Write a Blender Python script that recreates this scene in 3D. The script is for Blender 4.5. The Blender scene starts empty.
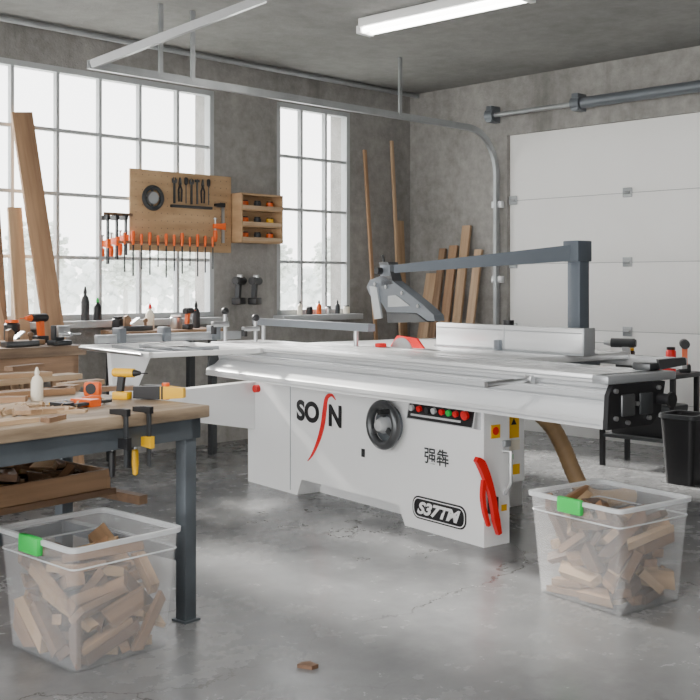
import bpy,bmesh,math,random
from mathutils import Vector,Matrix,Euler,noise
random.seed(11)
rad=math.radians
FPX=1060.0;HZ=285.0;CH=1.25
COL=bpy.context.scene.collection
FW=(Vector((0,0,0)),0.0)
FR=(Vector((.567,10.0,0)),rad(44.72))      # room: left wall y=0, garage wall x=0
FM=(Vector((.637,5.04,0)),rad(-53.13))     # saw
FB=(Vector((-.525,3.975,0)),rad(50.7))     # front bench
def hit(Fr,px,py,ax,val):
    R=Matrix.Rotation(-Fr[1],3,'Z')
    co=R@(Vector((0,0,CH))-Fr[0]); d=R@Vector(((px-350)/FPX,1,-(py-HZ)/FPX))
    return co+d*((val-co[ax])/d[ax])
def TM(Fr,loc,rot=(0,0,0)):
    return Matrix.Translation(Fr[0])@Matrix.Rotation(Fr[1],4,'Z')@Matrix.Translation(Vector(loc))@Euler([rad(a) for a in rot]).to_matrix().to_4x4()

# ---------------------------------------------------------------- materials
def mat(name,col,rough=.5,metal=0,var=0,scale=6,bump=0,bscale=40,col2=None,stretch=(1,1,1),emit=0,spec=.5,detail=5):
    m=bpy.data.materials.new(name);m.use_nodes=True;nt=m.node_tree;b=nt.nodes['Principled BSDF']
    b.inputs['Base Color'].default_value=(*col,1);b.inputs['Roughness'].default_value=rough;b.inputs['Metallic'].default_value=metal
    b.inputs['Specular IOR Level'].default_value=spec
    if emit: b.inputs['Emission Color'].default_value=(*col,1);b.inputs['Emission Strength'].default_value=emit
    tc=nt.nodes.new('ShaderNodeTexCoord');mp=nt.nodes.new('ShaderNodeMapping');mp.inputs['Scale'].default_value=stretch
    nt.links.new(tc.outputs['Object'],mp.inputs['Vector'])
    n=nt.nodes.new('ShaderNodeTexNoise');n.inputs['Scale'].default_value=scale;n.inputs['Detail'].default_value=detail
    nt.links.new(mp.outputs[0],n.inputs['Vector'])
    r=nt.nodes.new('ShaderNodeValToRGB')
    c2=col2 if col2 else tuple(max(0,c*(1-var)) for c in col)
    r.color_ramp.elements[0].position=.35;r.color_ramp.elements[0].color=(*c2,1)
    r.color_ramp.elements[1].position=.65;r.color_ramp.elements[1].color=(*col,1)
    nt.links.new(n.outputs['Fac'],r.inputs['Fac'])
    if var or col2: nt.links.new(r.outputs[0],b.inputs['Base Color'])
    if bump:
        n2=nt.nodes.new('ShaderNodeTexNoise');n2.inputs['Scale'].default_value=bscale;n2.inputs['Detail'].default_value=4
        nt.links.new(mp.outputs[0],n2.inputs['Vector'])
        bp=nt.nodes.new('ShaderNodeBump');bp.inputs['Strength'].default_value=bump;bp.inputs['Distance'].default_value=.01
        nt.links.new(n2.outputs['Fac'],bp.inputs['Height']);nt.links.new(bp.outputs[0],b.inputs['Normal'])
    return m
white=mat('white_paint',(.92,.925,.925),.30,0,.015,3)
alu=mat('aluminium',(.80,.815,.83),.26,.4,.05,8,stretch=(.1,3,3))
alud=mat('aluminium_dark',(.19,.21,.235),.38,.5,.08,6)
alum=mat('aluminium_mid',(.42,.44,.46),.32,.5,.08,6)
galv=mat('galvanised_steel',(.42,.44,.45),.4,.6,.15,9)
steel=mat('steel',(.5,.51,.52),.3,.9,.1,10)
bluegrey=mat('blue_grey_paint',(.10,.12,.145),.42,.1,.1,5)
benchsteel=mat('bench_steel',(.12,.14,.16),.5,.3,.3,5)
black=mat('black_plastic',(.012,.012,.014),.45,0,.2,8)
dark=mat('dark_grey',(.045,.049,.053),.5,.2,.2,8)
gunm=mat('gunmetal',(.13,.135,.14),.32,.7,.15,8)
orange=mat('orange_plastic',(.85,.13,.01),.4,0,.08,6)
yellow=mat('yellow_plastic',(.9,.50,.005),.4,0,.08,6)
red=mat('red_plastic',(.78,.015,.015),.35,0,.06,6)
green=mat('green_plastic',(.02,.58,.09),.4,0,.05,6)
bottlew=mat('white_plastic',(.85,.79,.66),.4,0,.03,6)
def wood(n,c1,c2,st): return mat(n,c1,.6,0,0,3.2,.15,30,col2=c2,stretch=st)
WX=(.6,9,9);WZ=(9,9,.6)
pal=[((.43,.26,.145),(.28,.165,.09)),((.57,.41,.26),(.41,.28,.17)),((.28,.17,.10),(.18,.105,.06)),((.48,.32,.19),(.33,.21,.12))]
wdA=[wood('wood_x%d'%i,a,b,WX) for i,(a,b) in enumerate(pal)]
wdZ=[wood('wood_z%d'%i,a,b,WZ) for i,(a,b) in enumerate([((.43,.265,.15),(.30,.175,.10)),((.59,.42,.27),(.44,.29,.18)),((.33,.205,.12),(.22,.135,.08)),((.49,.335,.205),(.35,.225,.13))])]
scrapm=[wood('scrap_%d'%i,a,b,WX) for i,(a,b) in enumerate([((.32,.18,.095),(.19,.105,.055)),((.54,.36,.21),(.37,.24,.13)),((.17,.09,.05),(.10,.055,.03)),((.42,.26,.145),(.27,.16,.085)),((.25,.14,.075),(.15,.085,.045))])]
ply=mat('plywood',(.53,.35,.195),.65,0,0,3,.1,40,col2=(.40,.255,.135),stretch=(1,1,5))
benchwood=mat('bench_wood',(.43,.33,.23),.5,0,0,3.2,.15,30,col2=(.20,.145,.095),stretch=(.8,5,5),detail=8)
doorm=mat('door_paint',(.92,.915,.90),.5,0,.04,1.2,.05,60)
seamm=mat('door_seam',(.34,.35,.36),.6,0,.04,2)
framem=mat('window_frame_paint',(.46,.48,.49),.5,0,.1,4)

def concrete(name,c1,c2,rough,bump,sc=1.2,streak=False,cracks=False):
    m=bpy.data.materials.new(name);m.use_nodes=True;nt=m.node_tree;b=nt.nodes['Principled BSDF']
    tc=nt.nodes.new('ShaderNodeTexCoord')
    def ns(s,d,st=(1,1,1)):
        mp=nt.nodes.new('ShaderNodeMapping');mp.inputs['Scale'].default_value=st
        nt.links.new(tc.outputs['Object'],mp.inputs['Vector'])
        n=nt.nodes.new('ShaderNodeTexNoise');n.inputs['Scale'].default_value=s;n.inputs['Detail'].default_value=d;n.inputs['Roughness'].default_value=.65
        nt.links.new(mp.outputs[0],n.inputs['Vector']);return n
    def mth(op,a,b_=None,c_=None):
        n=nt.nodes.new('ShaderNodeMath');n.operation=op
        for i,v in enumerate((a,b_,c_)):
            if v is None: continue
            if isinstance(v,(int,float)): n.inputs[i].default_value=v
            else: nt.links.new(v,n.inputs[i])
        return n.outputs[0]
    def soft(v,lo,hi):
        n=nt.nodes.new('ShaderNodeMapRange');n.interpolation_type='SMOOTHSTEP';n.inputs['From Min'].default_value=lo;n.inputs['From Max'].default_value=hi
        nt.links.new(v,n.inputs['Value']);return n.outputs[0]
    a=ns(sc,8,(1,1,.45) if streak else (1,1,1));c=ns(sc*7,8);e=ns(60,4)
    r=nt.nodes.new('ShaderNodeValToRGB');r.color_ramp.elements[0].position=.36;r.color_ramp.elements[0].color=(*c2,1);r.color_ramp.elements[1].position=.62;r.color_ramp.elements[1].color=(*c1,1)
    f=mth('ADD',mth('MULTIPLY',c.outputs['Fac'],.5),mth('MULTIPLY',a.outputs['Fac'],.5))
    nt.links.new(f,r.inputs['Fac']);colo=r.outputs[0]
    hgt=mth('ADD',c.outputs['Fac'],e.outputs['Fac'])
    if streak:
        s_=soft(ns(2.2,6,(1,1,.12)).outputs['Fac'],.52,.70)
        ms=nt.nodes.new('ShaderNodeMixRGB');ms.inputs[2].default_value=(.10,.095,.088,1);nt.links.new(mth('MULTIPLY',s_,.5),ms.inputs[0]);nt.links.new(colo,ms.inputs[1]);colo=ms.outputs[0]
    if cracks:
        vz=nt.nodes.new('ShaderNodeTexVoronoi');vz.feature='DISTANCE_TO_EDGE';vz.inputs['Scale'].default_value=.5
        wn=ns(2.2,6);va=nt.nodes.new('ShaderNodeVectorMath');va.operation='MULTIPLY_ADD';va.inputs[1].default_value=(.45,.45,.45)
        nt.links.new(wn.outputs['Color'],va.inputs[0]);nt.links.new(tc.outputs['Object'],va.inputs[2]);nt.links.new(va.outputs[0],vz.inputs['Vector'])
        ck=mth('LESS_THAN',vz.outputs['Distance'],.0022)
        ck=mth('MULTIPLY',ck,soft(ns(.7,2).outputs['Fac'],.42,.54))
        sp=soft(ns(9,8).outputs['Fac'],.58,.74)
        lt_=soft(ns(4,9).outputs['Fac'],.52,.72)
        ck2=mth('MAXIMUM',mth('MULTIPLY',ck,.75),mth('MULTIPLY',sp,.22))
        ml=nt.nodes.new('ShaderNodeMixRGB');ml.inputs[2].default_value=(.34,.34,.34,1);nt.links.new(mth('MULTIPLY',lt_,.18),ml.inputs[0]);nt.links.new(colo,ml.inputs[1]);colo=ml.outputs[0]
        mx=nt.nodes.new('ShaderNodeMixRGB');mx.inputs[2].default_value=(.05,.049,.047,1)
        nt.links.new(ck2,mx.inputs[0]);nt.links.new(colo,mx.inputs[1]);colo=mx.outputs[0]
        hgt=mth('SUBTRACT',hgt,mth('MULTIPLY',ck,1.0))
    nt.links.new(colo,b.inputs['Base Color'])
    rr=nt.nodes.new('ShaderNodeMapRange');rr.inputs['From Min'].default_value=.35;rr.inputs['From Max'].default_value=.65;rr.inputs['To Min'].default_value=rough-.08;rr.inputs['To Max'].default_value=rough+.10
    nt.links.new(f,rr.inputs['Value']);nt.links.new(rr.outputs[0],b.inputs['Roughness'])
    bp=nt.nodes.new('ShaderNodeBump');bp.inputs['Strength'].default_value=bump;bp.inputs['Distance'].default_value=.01
    nt.links.new(hgt,bp.inputs['Height']);nt.links.new(bp.outputs[0],b.inputs['Normal'])
    return m
floorm=concrete('floor_concrete',(.190,.194,.198),(.132,.135,.140),.24,.05,1.0,False,True)
wallm=concrete('wall_concrete',(.36,.347,.33),(.195,.188,.178),.85,.45,1.6,True)
ceilm=concrete('ceiling_concrete',(.28,.276,.268),(.175,.173,.167),.85,.35,1.2)
def mixmat(name,col,fac,rough=.25,transl=True):
    m=bpy.data.materials.new(name);m.use_nodes=True;nt=m.node_tree;b=nt.nodes['Principled BSDF'];o=nt.nodes['Material Output']
    b.inputs['Base Color'].default_value=(*col,1);b.inputs['Roughness'].default_value=rough
    n=nt.nodes.new('ShaderNodeTexNoise');n.inputs['Scale'].default_value=7
    t=nt.nodes.new('ShaderNodeBsdfTransparent');mx=nt.nodes.new('ShaderNodeMixShader')
    mr=nt.nodes.new('ShaderNodeMapRange');mr.inputs['To Min'].default_value=fac-.03;mr.inputs['To Max'].default_value=fac+.03
    nt.links.new(n.outputs['Fac'],mr.inputs['Value']);nt.links.new(mr.outputs[0],mx.inputs[0])
    src=b.outputs[0]
    if transl:
        tr=nt.nodes.new('ShaderNodeBsdfTranslucent');tr.inputs['Color'].default_value=(*col,1)
        m1=nt.nodes.new('ShaderNodeMixShader');m1.inputs[0].default_value=.35
        nt.links.new(b.outputs[0],m1.inputs[1]);nt.links.new(tr.outputs[0],m1.inputs[2]);src=m1.outputs[0]
    nt.links.new(src,mx.inputs[1]);nt.links.new(t.outputs[0],mx.inputs[2]);nt.links.new(mx.outputs[0],o.inputs['Surface']);return m
binm=mixmat('clear_bin_plastic',(.92,.94,.96),.83,.15)
rimm=mixmat('bin_rim_plastic',(.92,.95,.97),.35,.2)
glassm=mixmat('window_glass',(.9,.95,1),.95,.05,False)
tubem=mat('tube_light',(1,.98,.93),.5,emit=14)

# ---------------------------------------------------------------- mesh builder
class MB:
    def __init__(s): s.bm=bmesh.new()
    def box(s,lo,hi,bev=0,rot=None,piv=None):
        lo=Vector(lo);hi=Vector(hi);c=(lo+hi)/2;d=hi-lo
        M=Matrix.Translation(c)
        if rot: M=M@Euler([rad(a) for a in rot]).to_matrix().to_4x4()
        M=M@Matrix.Diagonal((*[abs(v) for v in d],1))
        r=bmesh.ops.create_cube(s.bm,size=1,matrix=M)
        if bev:
            vs=r['verts'];es=list({e for v in vs for e in v.link_edges})
            bmesh.ops.bevel(s.bm,geom=es,offset=bev,segments=2,affect='EDGES',profile=.5,clamp_overlap=True)
        return s
    def cyl(s,p0,p1,r,r2=None,seg=20):
        p0=Vector(p0);p1=Vector(p1);d=p1-p0
        M=Matrix.Translation((p0+p1)/2)@d.to_track_quat('Z','Y').to_matrix().to_4x4()
        bmesh.ops.create_cone(s.bm,cap_ends=True,segments=seg,radius1=r,radius2=r if r2 is None else r2,depth=d.length,matrix=M);return s
    def ball(s,c,r,sub=2,sc=(1,1,1)):
        bmesh.ops.create_icosphere(s.bm,subdivisions=sub,radius=r,matrix=Matrix.Translation(Vector(c))@Matrix.Diagonal((*sc,1)));return s
    def loft(s,loops,c0=True,c1=True,closed=False):
        V=[[s.bm.verts.new(p) for p in L] for L in loops];n=len(V[0])
        pr=list(zip(V,V[1:]))
        if closed: pr.append((V[-1],V[0]))
        for A,B in pr:
            for i in range(n):
                try: s.bm.faces.new((A[i],A[(i+1)%n],B[(i+1)%n],B[i]))
                except ValueError: pass
        if c0 and not closed: s.bm.faces.new(list(reversed(V[0])))
        if c1 and not closed: s.bm.faces.new(V[-1])
        return s
    def tube(s,pts,r,seg=10,closed=False,flat=None):
        pts=[Vector(p) for p in pts];n=len(pts);loops=[];up=None
        for i,p in enumerate(pts):
            if closed: t=pts[(i+1)%n]-pts[i-1]
            else: t=pts[min(i+1,n-1)]-pts[max(i-1,0)]
            t.normalize()
            if up is None: up=Vector((0,0,1)) if abs(t.z)<.9 else Vector((1,0,0))
            a=t.cross(up)
            if a.length<1e-4: a=t.cross(Vector((0,1,0)))
            a.normalize();b=a.cross(t).normalized();up=b
            rr=r[i] if isinstance(r,(list,tuple)) else r
            loops.append([p+(a*math.cos(2*math.pi*k/seg)+b*math.sin(2*math.pi*k/seg))*rr for k in range(seg)])
        return s.loft(loops,closed=closed)
    def prism(s,poly,plane,lo,hi):
        f={'xz':lambda a,b,c:(a,c,b),'xy':lambda a,b,c:(a,b,c),'yz':lambda a,b,c:(c,a,b)}[plane]
        return s.loft([[Vector(f(a,b,lo)) for a,b in poly],[Vector(f(a,b,hi)) for a,b in poly]])
    def lathe(s,prof,c=(0,0,0),axis='z',seg=24):
        c=Vector(c);L=[]
        for r,z in prof:
            r=max(r,.0004);ring=[]
            for k in range(seg):
                a=2*math.pi*k/seg;x,y=r*math.cos(a),r*math.sin(a)
                ring.append(c+Vector({'z':(x,y,z),'y':(x,z,y),'x':(z,x,y)}[axis]))
            L.append(ring)
        return s.loft(L)
    def taper(s,p0,p1,w0,h0,w1,h1):
        p0=Vector(p0);p1=Vector(p1);d=(p1-p0).normalized();u=Vector((0,0,1)) if abs(d.z)<.95 else Vector((1,0,0))
        a=d.cross(u).normalized();b=a.cross(d)
        return s.loft([[p+a*w*i/2+b*h*j/2 for i,j in ((-1,-1),(1,-1),(1,1),(-1,1))] for p,w,h in ((p0,w0,h0),(p1,w1,h1))])
    def build(s,name,m,parent=None,M=None):
        bmesh.ops.recalc_face_normals(s.bm,faces=s.bm.faces)
        me=bpy.data.meshes.new(name);s.bm.to_mesh(me);s.bm.free()
        me.polygons.foreach_set('use_smooth',[True]*len(me.polygons));me.set_sharp_from_angle(angle=rad(32))
        me.materials.append(m);o=bpy.data.objects.new(name,me);COL.objects.link(o)
        if parent: o.parent=parent
        if M is not None: o.matrix_world=M
        return o
def tag(o,label,cat,group=None,kind=None):
    if label:o['label']=label
    if cat:o['category']=cat
    if group:o['group']=group
    if kind:o['kind']=kind
    return o
def thing(name,label,cat,M,group=None):
    o=bpy.data.objects.new(name,None);COL.objects.link(o);o.matrix_world=M;o.empty_display_size=.1
    return tag(o,label,cat,group)
def kids(o): return [c for c in COL.objects if c.parent==o]
def dup(root,M,label=None,group=None):
    def cp(o,p):
        c=o.copy();COL.objects.link(c);c.parent=p
        for k in kids(o): cp(k,c)
        return c
    r=cp(root,None);r.matrix_world=M
    if label:r['label']=label
    if group:r['group']=group
    return r
def struct(name,mb,m,M=None,parent=None):
    o=mb.build(name,m,parent,M)
    if not parent:o['kind']='structure'
    return o
R0=TM(FR,(0,0,0))
def rrect(w,d,r,z,n=5):
    P=[]
    for cx,cy,a0 in ((w/2-r,d/2-r,0),(-w/2+r,d/2-r,90),(-w/2+r,-d/2+r,180),(w/2-r,-d/2+r,270)):
        for k in range(n+1):
            a=rad(a0+90*k/n);P.append(Vector((cx+r*math.cos(a),cy+r*math.sin(a),z)))
    return P
def text(s,w,h,m,parent,org,rot=(90,0,0),bold=.0,shear=0,name='lettering'):
    cu=bpy.data.curves.new(name,'FONT');cu.body=s;cu.size=1;cu.extrude=.0;cu.offset=bold;cu.shear=shear
    t=bpy.data.objects.new(name,cu);COL.objects.link(t);bpy.context.view_layer.update()
    me=bpy.data.meshes.new_from_object(t.evaluated_get(bpy.context.evaluated_depsgraph_get()))
    bpy.data.objects.remove(t)
    xs=[v.co.x for v in me.vertices];ys=[v.co.y for v in me.vertices]
    x0,x1,y0,y1=min(xs),max(xs),min(ys),max(ys)
    for v in me.vertices:
        v.co.x=(v.co.x-x0)/(x1-x0)*w;v.co.y=(v.co.y-y0)/(y1-y0)*h
    me.materials.clear();me.materials.append(m);o=bpy.data.objects.new(name,me);COL.objects.link(o)
    o.parent=parent;o.location=org;o.rotation_euler=[rad(a) for a in rot];return o
def spline(P,n=8):
    P=[Vector(p) for p in P];out=[]
    for i in range(len(P)-1):
        p0=P[max(i-1,0)];p1=P[i];p2=P[i+1];p3=P[min(i+2,len(P)-1)]
        for k in range(n):
            s=k/n;out.append(.5*((2*p1)+(p2-p0)*s+(2*p0-5*p1+4*p2-p3)*s*s+(3*p1-p0-3*p2+p3)*s**3))
    out.append(P[-1]);return out

# ---------------------------------------------------------------- room
CZ=3.04
struct('floor',MB().box((-10.5,-9.7,-.12),(.3,.3,0)),floorm,R0)
struct('ceiling',MB().box((-10.5,-9.7,CZ),(.3,.3,CZ+.15)),ceilm,R0)
W1=(-4.69,-2.31);W2=(-1.656,-.80);ZB,ZT=1.0,2.78
b=MB();T=.25
for x0,x1,z0,z1 in ((-10.5,.25,0,ZB),(-10.5,.25,ZT,CZ),(-10.5,W1[0],ZB,ZT),(W1[1],W2[0],ZB,ZT),(W2[1],.25,ZB,ZT)):
    b.box((x0,0,z0),(x1,T,z1))
struct('wall_left',b,wallm,R0)
DY0,DY1,DZ=-1.13,-4.3,2.55
b=MB();b.box((0,DY0,0),(T,0,CZ)).box((0,DY1,DZ),(T,DY0,CZ)).box((0,-9.5,0),(T,DY1,CZ))
struct('wall_right',b,wallm,R0)
struct('wall_light_block',MB().box((-10.5,-9.7,0),(.25,-9.5,CZ)),wallm,R0)  # unseen wall added to block sky light from behind right
def window(n,x0,x1,cols):
    f=MB();w=.04
    f.box((x0,.0,ZB),(x0+w,.07,ZT)).box((x1-w,.0,ZB),(x1,.07,ZT)).box((x0,.0,ZB),(x1,.07,ZB+w)).box((x0,.0,ZT-w),(x1,.07,ZT))
    for i in range(1,cols):
        x=x0+(x1-x0)*i/cols;f.box((x-.012,.005,ZB),(x+.012,.05,ZT))
    for i in range(1,4):
        z=ZB+(ZT-ZB)*i/4;f.box((x0,.008,z-.012),(x1,.048,z+.012))
    o=struct('window_%d'%n,f,framem,R0);o['label']='multi-pane grey metal window in the concrete wall'
    MB().box((x0+.02,.03,ZB+.02),(x1-.02,.035,ZT-.02)).build('pane',glassm,o)
    MB().box((x0-.04,-.13,ZB-.05),(x1+.04,.0,ZB-.002),.004).build('window_sill',framem,o)
window(1,*W1,7);window(2,*W2,3)
# garage door
d=MB()
zs=[0.0,.33,.88,1.43,1.98,DZ]
for z0,z1 in zip(zs,zs[1:]):
    d.box((.03,DY1+.02,z0+.002),(.08,DY0-.01,z1-.002),.003)
door=struct('door_1',d,doorm,R0)
door['label']='white sectional overhead garage door'
sg=MB()
for z in zs[1:-1]: sg.box((.036,DY1+.02,z-.004),(.07,DY0-.01,z+.004))
sg.build('seam',seamm,door)
for z in zs[1:-1]:
    y=hit(FR,628,200,0,.03)[1]
    for yy in (y,DY0-.05):
        h=MB().box((.014,yy-.04,z-.035),(.03,yy+.04,z+.04),.004);h.cyl((.01,yy-.03,z),(.01,yy+.03,z),.012);h.build('hinge',galv,door)
MB().box((.0,DY0-.3,.45),(.03,DY0-.14,.48),.005).build('door_handle',dark,door)
# door track
TY=-1.054;TZ=2.58
xe=hit(FR,88,72,1,TY).x
pts=[(-.05,TY,0.01),(-.05,TY,1.0),(-.05,TY,2.2)]
for k in range(1,10):
    a=rad(10*k);pts.append((-.05-.38*(1-math.cos(a)),TY,2.2+.38*math.sin(a)))
pts.append((xe,TY,TZ))
tr=thing('door_track','curved galvanised garage door track running up the wall and across under the ceiling','door track',R0)
def ribbon(pts,w,t):
    m=MB();loops=[]
    for i,p in enumerate(pts):
        p=Vector(p);t_=(Vector(pts[min(i+1,len(pts)-1)])-Vector(pts[max(i-1,0)])).normalized();n=t_.cross(Vector((0,1,0)))
        loops.append([p+n*a+Vector((0,1,0))*c for a,c in ((-w/2,-t/2),(w/2,-t/2),(w/2,t/2),(-w/2,t/2))])
    return m.loft(loops)
ribbon(pts,.05,.03).build('rail',galv,tr)
for z in (.7,1.3,1.95): MB().box((-.05,TY-.05,z-.03),(-.002,TY+.06,z+.03),.004).build('bracket',alu,tr)
for x in (-1.3,-3.3,-3.55):
    MB().box((x-.015,TY-.02,TZ),(x+.015,TY-.005,CZ-.002)).build('hanger',galv,tr)
p=hit(FR,265,3,2,2.98)
MB().taper((xe+.02,TY,TZ+.0),(p.x,p.y,CZ-.03),.045,.05,.045,.05).build('brace',alu,tr)
sh=thing('torsion_shaft','grey steel torsion shaft with brackets above the garage door','shaft',R0)
MB().cyl((-.09,-1.0,2.72),(-.09,-4.2,2.72),.02).build('shaft',galv,sh)
MB().cyl((-.09,-1.95,2.72),(-.09,-3.6,2.72),.045).build('spring',alud,sh)
for y in (-1.03,-1.9,-3.7): MB().box((-.13,y-.03,2.66),(-.002,y+.03,2.80),.005).cyl((-.09,y-.04,2.72),(-.09,y+.04,2.72),.055).build('bracket',alud,sh)
tag(MB().cyl((-9,-.12,CZ-.03),(-.03,-.12,CZ-.03),.02).build('conduit',galv,None,R0),'thin grey conduit along the ceiling beside the window wall','pipe')
# light fixture
A=hit(FW,365,36,2,2.93);B=hit(FW,527,2,2,2.93);dv=(B-A);L=dv.length
Ml=Matrix.Translation(((A+B)/2).to_3d())@Matrix.Rotation(math.atan2(dv.y,dv.x),4,'Z')
lt=thing('ceiling_light','long white fluorescent light fixture on the concrete ceiling','light',Ml)
MB().box((-L/2,-.075,.045),(L/2,.075,.108),.01).build('housing',white,lt)
for s in (-1,1): MB().cyl((-L/2+.03,s*.04,.028),(L/2-.03,s*.04,.028),.018).build('tube',tubem,lt)
for s in (-1,1): MB().box((s*L/2-.02,-.07,.005),(s*L/2+.02,.07,.06),.005).build('end_cap',white,lt)

# ---------------------------------------------------------------- table saw
M0=TM(FM,(0,0,0))
SW=thing('sliding_table_saw','large white sliding table saw with aluminium beam and overhead blade guard','table saw',M0)
cab=MB()
poly=[(-2.145,0),(-1.587,0),(-1.54,.10),(-.64,.10),(-.585,0),(0,0),(0,.80),(-2.145,.80)]
cab.prism(poly,'xz',0,.17)
cab.box((-2.1,.16,.0),(-.58,.86,.80))
cab.build('cabinet',white,SW)
MB().box((-1.66,-.002,.02),(-1.655,.0,.78)).build('panel_seam',alud,SW)
MB().box((-.45,.171,.28),(-.03,.31,.79),.008).build('electrical_box',white,SW)
X0,X1=-2.07,1.0
pr=[(-.29,.868),(-.30,.84),(-.262,.825),(-.255,.79),(-.285,.765),(-.33,.748),(-.345,.735),(-.345,.70),(-.05,.70),(-.04,.868)]
MB().prism(pr,'yz',X0,X1).build('beam',alu,SW)
MB().box((X0+.02,-.325,.872),(X1-.01,.055,.905),.004).build('sliding_table',alu,SW)
g=MB()
for y,w_ in ((-.21,.006),(-.05,.008)): g.box((X0+.04,y-w_,.9045),(X1-.03,y+w_,.9062))
g.box((X0+.02,-.3262,.884),(X1-.01,-.3245,.889))
g.box((X0+.02,-.3462,.713),(X1-.01,-.3445,.717))
g.build('table_groove',alum,SW)
rb_=MB()
for z,y in ((.800,-.258),(.850,-.2975)): rb_.box((X0+.01,y-.004,z-.0025),(X1-.01,y+.003,z+.0025))
rb_.build('beam_rib',alum,SW)
ec=MB();ec.prism([(-.345,.70),(-.08,.70),(-.02,.75),(.01,.868),(-.31,.870),(-.335,.83)],'yz',X1,X1+.022)
ec.build('end_cap',black,SW)
MB().box((X1+.022,-.27,.745),(X1+.034,-.19,.83),.006).build('end_cap_plate',gunm,SW)
MB().box((X1+.022,-.16,.745),(X1+.034,-.08,.83),.006).build('end_cap_plate',dark,SW)
for y,z in ((-.30,.74),(-.30,.845),(-.04,.845),(-.10,.73),(-.175,.79),(-.23,.72)): MB().cyl((X1+.02,y,z),(X1+.034,y,z),.009,seg=12).build('bolt',steel,SW)
MB().cyl((X1+.02,-.03,.80),(X1+.075,-.03,.80),.022).cyl((X1+.075,-.03,.80),(X1+.085,-.03,.80),.03).build('lock_knob',black,SW)
MB().box((X1-.05,-.35,.872),(X1+.03,.07,.905),.006).build('end_plate',alum,SW)
MB().box((X1-.12,-.02,.906),(X1-.03,.05,.935),.006).build('end_stop',gunm,SW)
MB().taper((X1-.02,.02,.93),(X1+.05,.10,.945),.05,.04,.03,.03).build('end_lever',black,SW)
MB().prism([(-.34,.70),(-.05,.70),(-.03,.86),(-.30,.87)],'yz',X0-.02,X0).build('end_cap',dark,SW)
MB().box((-1.9,-.045,.66),(-.1,.02,.71)).build('beam_support',white,SW)
q=hit(FM,530,377,1,-.33)
MB().cyl((q.x,-.32,.862),(q.x-.02,-.56,.852),.008).cyl((q.x-.008,-.42,.858),(q.x-.02,-.56,.852),.012).box((q.x-.02,-.345,.845),(q.x+.02,-.32,.88),.004).build('push_handle',steel,SW)
MB().box((-1.62,.075,.865),(.10,.95,.902),.004).build('saw_table',alu,SW)
MB().box((-1.55,.085,.80),(-.05,.9,.866)).build('table_support',alud,SW)
MB().box((-1.9,.955,.83),(.42,1.0,.885),.004).build('fence_rail',alu,SW)
MB().box((-1.62,1.0,.86),(-.75,1.55,.90),.004).build('extension_table',alu,SW)
MB().box((-1.1,.19,.9015),(-.55,.215,.9035)).build('blade_slot',black,SW)
MB().lathe([(.0,-.0015),(.10,-.0015),(.10,.0015),(.0,.0015)],(-.86,.205,.86),'y',40).build('saw_blade',steel,SW)
# rip fence
fx=hit(FM,436,330,1,.47).x
MB().box((fx,.47,.912),(.20,.51,1.038),.006).build('rip_fence',alu,SW)
fg=MB();fg.box((fx+.005,.4680,1.010),(.195,.4715,1.015)).box((-.335,.4675,.914),(-.33,.4715,1.036))
fg.build('fence_groove',alum,SW)
MB().box((-.385,.44,.906),(-.345,.468,.96),.005).build('fence_bracket',alud,SW)
MB().box((fx+.1,.51,.905),(.20,.55,.95),.003).build('fence_backing',alum,SW)
MB().box((fx-.01,.465,.9025),(.21,.57,.913)).build('fence_foot',alum,SW)
MB().box((-.5,.55,.93),(-.36,.97,1.0),.01).build('fence_carriage',alum,SW)
MB().cyl((-.43,.6,1.0),(-.43,.6,1.06),.03).build('fence_knob',black,SW)
MB().box((.2,.465,.905),(.212,.55,1.04),.004).build('fence_end_cap',alum,SW)
# guard
def PG(L_,y=.165): return [(lambda v:(v.x,v.z))(hit(FM,a,b_,1,y)) for a,b_ in L_]
MB().prism(PG([(366,287),(369,280),(380,276),(392,281),(406,292),(421,304),(433,315),(434,321),(427,321),(416,313),(386,312),(381,303),(369,295)]),'xz',.17,.24).build('blade_guard',alud,SW)
MB().prism(PG([(386,312),(416,314),(426,322),(387,323)],.172),'xz',.175,.235).build('guard_skirt',gunm,SW)
MB().prism(PG([(388,296),(396,295),(410,306),(388,307)],.166),'xz',.165,.171).build('guard_side',galv,SW)
MB().prism(PG([(370,286),(377,287),(382,318),(375,319)],.16),'xz',.155,.168).build('guard_bracket',alum,SW)
MB().prism(PG([(379,262),(388,262),(393,284),(381,286)],.17),'xz',.17,.24).build('guard_link',gunm,SW)
for a,b_ in ((375,284),(386,287),(402,293),(418,306)):
    v=hit(FM,a,b_,1,.163);MB().cyl((v.x,.158,v.z),(v.x,.172,v.z),.010,seg=14).build('guard_bolt',steel,SW)
hd=hit(FM,390,271,1,.205)
MB().box((hd.x-.045,.165,hd.z-.03),(hd.x+.045,.245,hd.z+.035),.008).build('guard_mount',alud,SW)
MB().cyl((hd.x-.03,.13,hd.z+.0),(hd.x-.03,.167,hd.z+.0),.02).build('guard_knob',black,SW)
MB().cyl((hd.x-.04,.2,hd.z+.03),(hd.x-.06,.2,hd.z+.09),.007).build('guard_lever',black,SW)
MB().taper((hd.x+.02,.205,hd.z+.01),(-.31,1.0,1.43),.05,.045,.06,.09).build('guard_arm',bluegrey,SW)
MB().box((-.35,.98,.55),(-.26,1.06,1.485),.005).build('guard_post',bluegrey,SW)
MB().box((-.36,.955,1.38),(-.25,1.07,1.495),.005).build('post_cap',bluegrey,SW)
MB().box((-.40,.86,.52),(-.2,1.1,.6),.005).build('post_bracket',dark,SW)
MB().prism([(-1.03,.903),(-.74,.903),(-.80,.955),(-.97,.965)],'xz',.262,.275).build('red_guard_plate',red,SW)
MB().box((-1.02,.14,.903),(-.97,.19,.925),.006).build('red_insert',red,SW)
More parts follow.
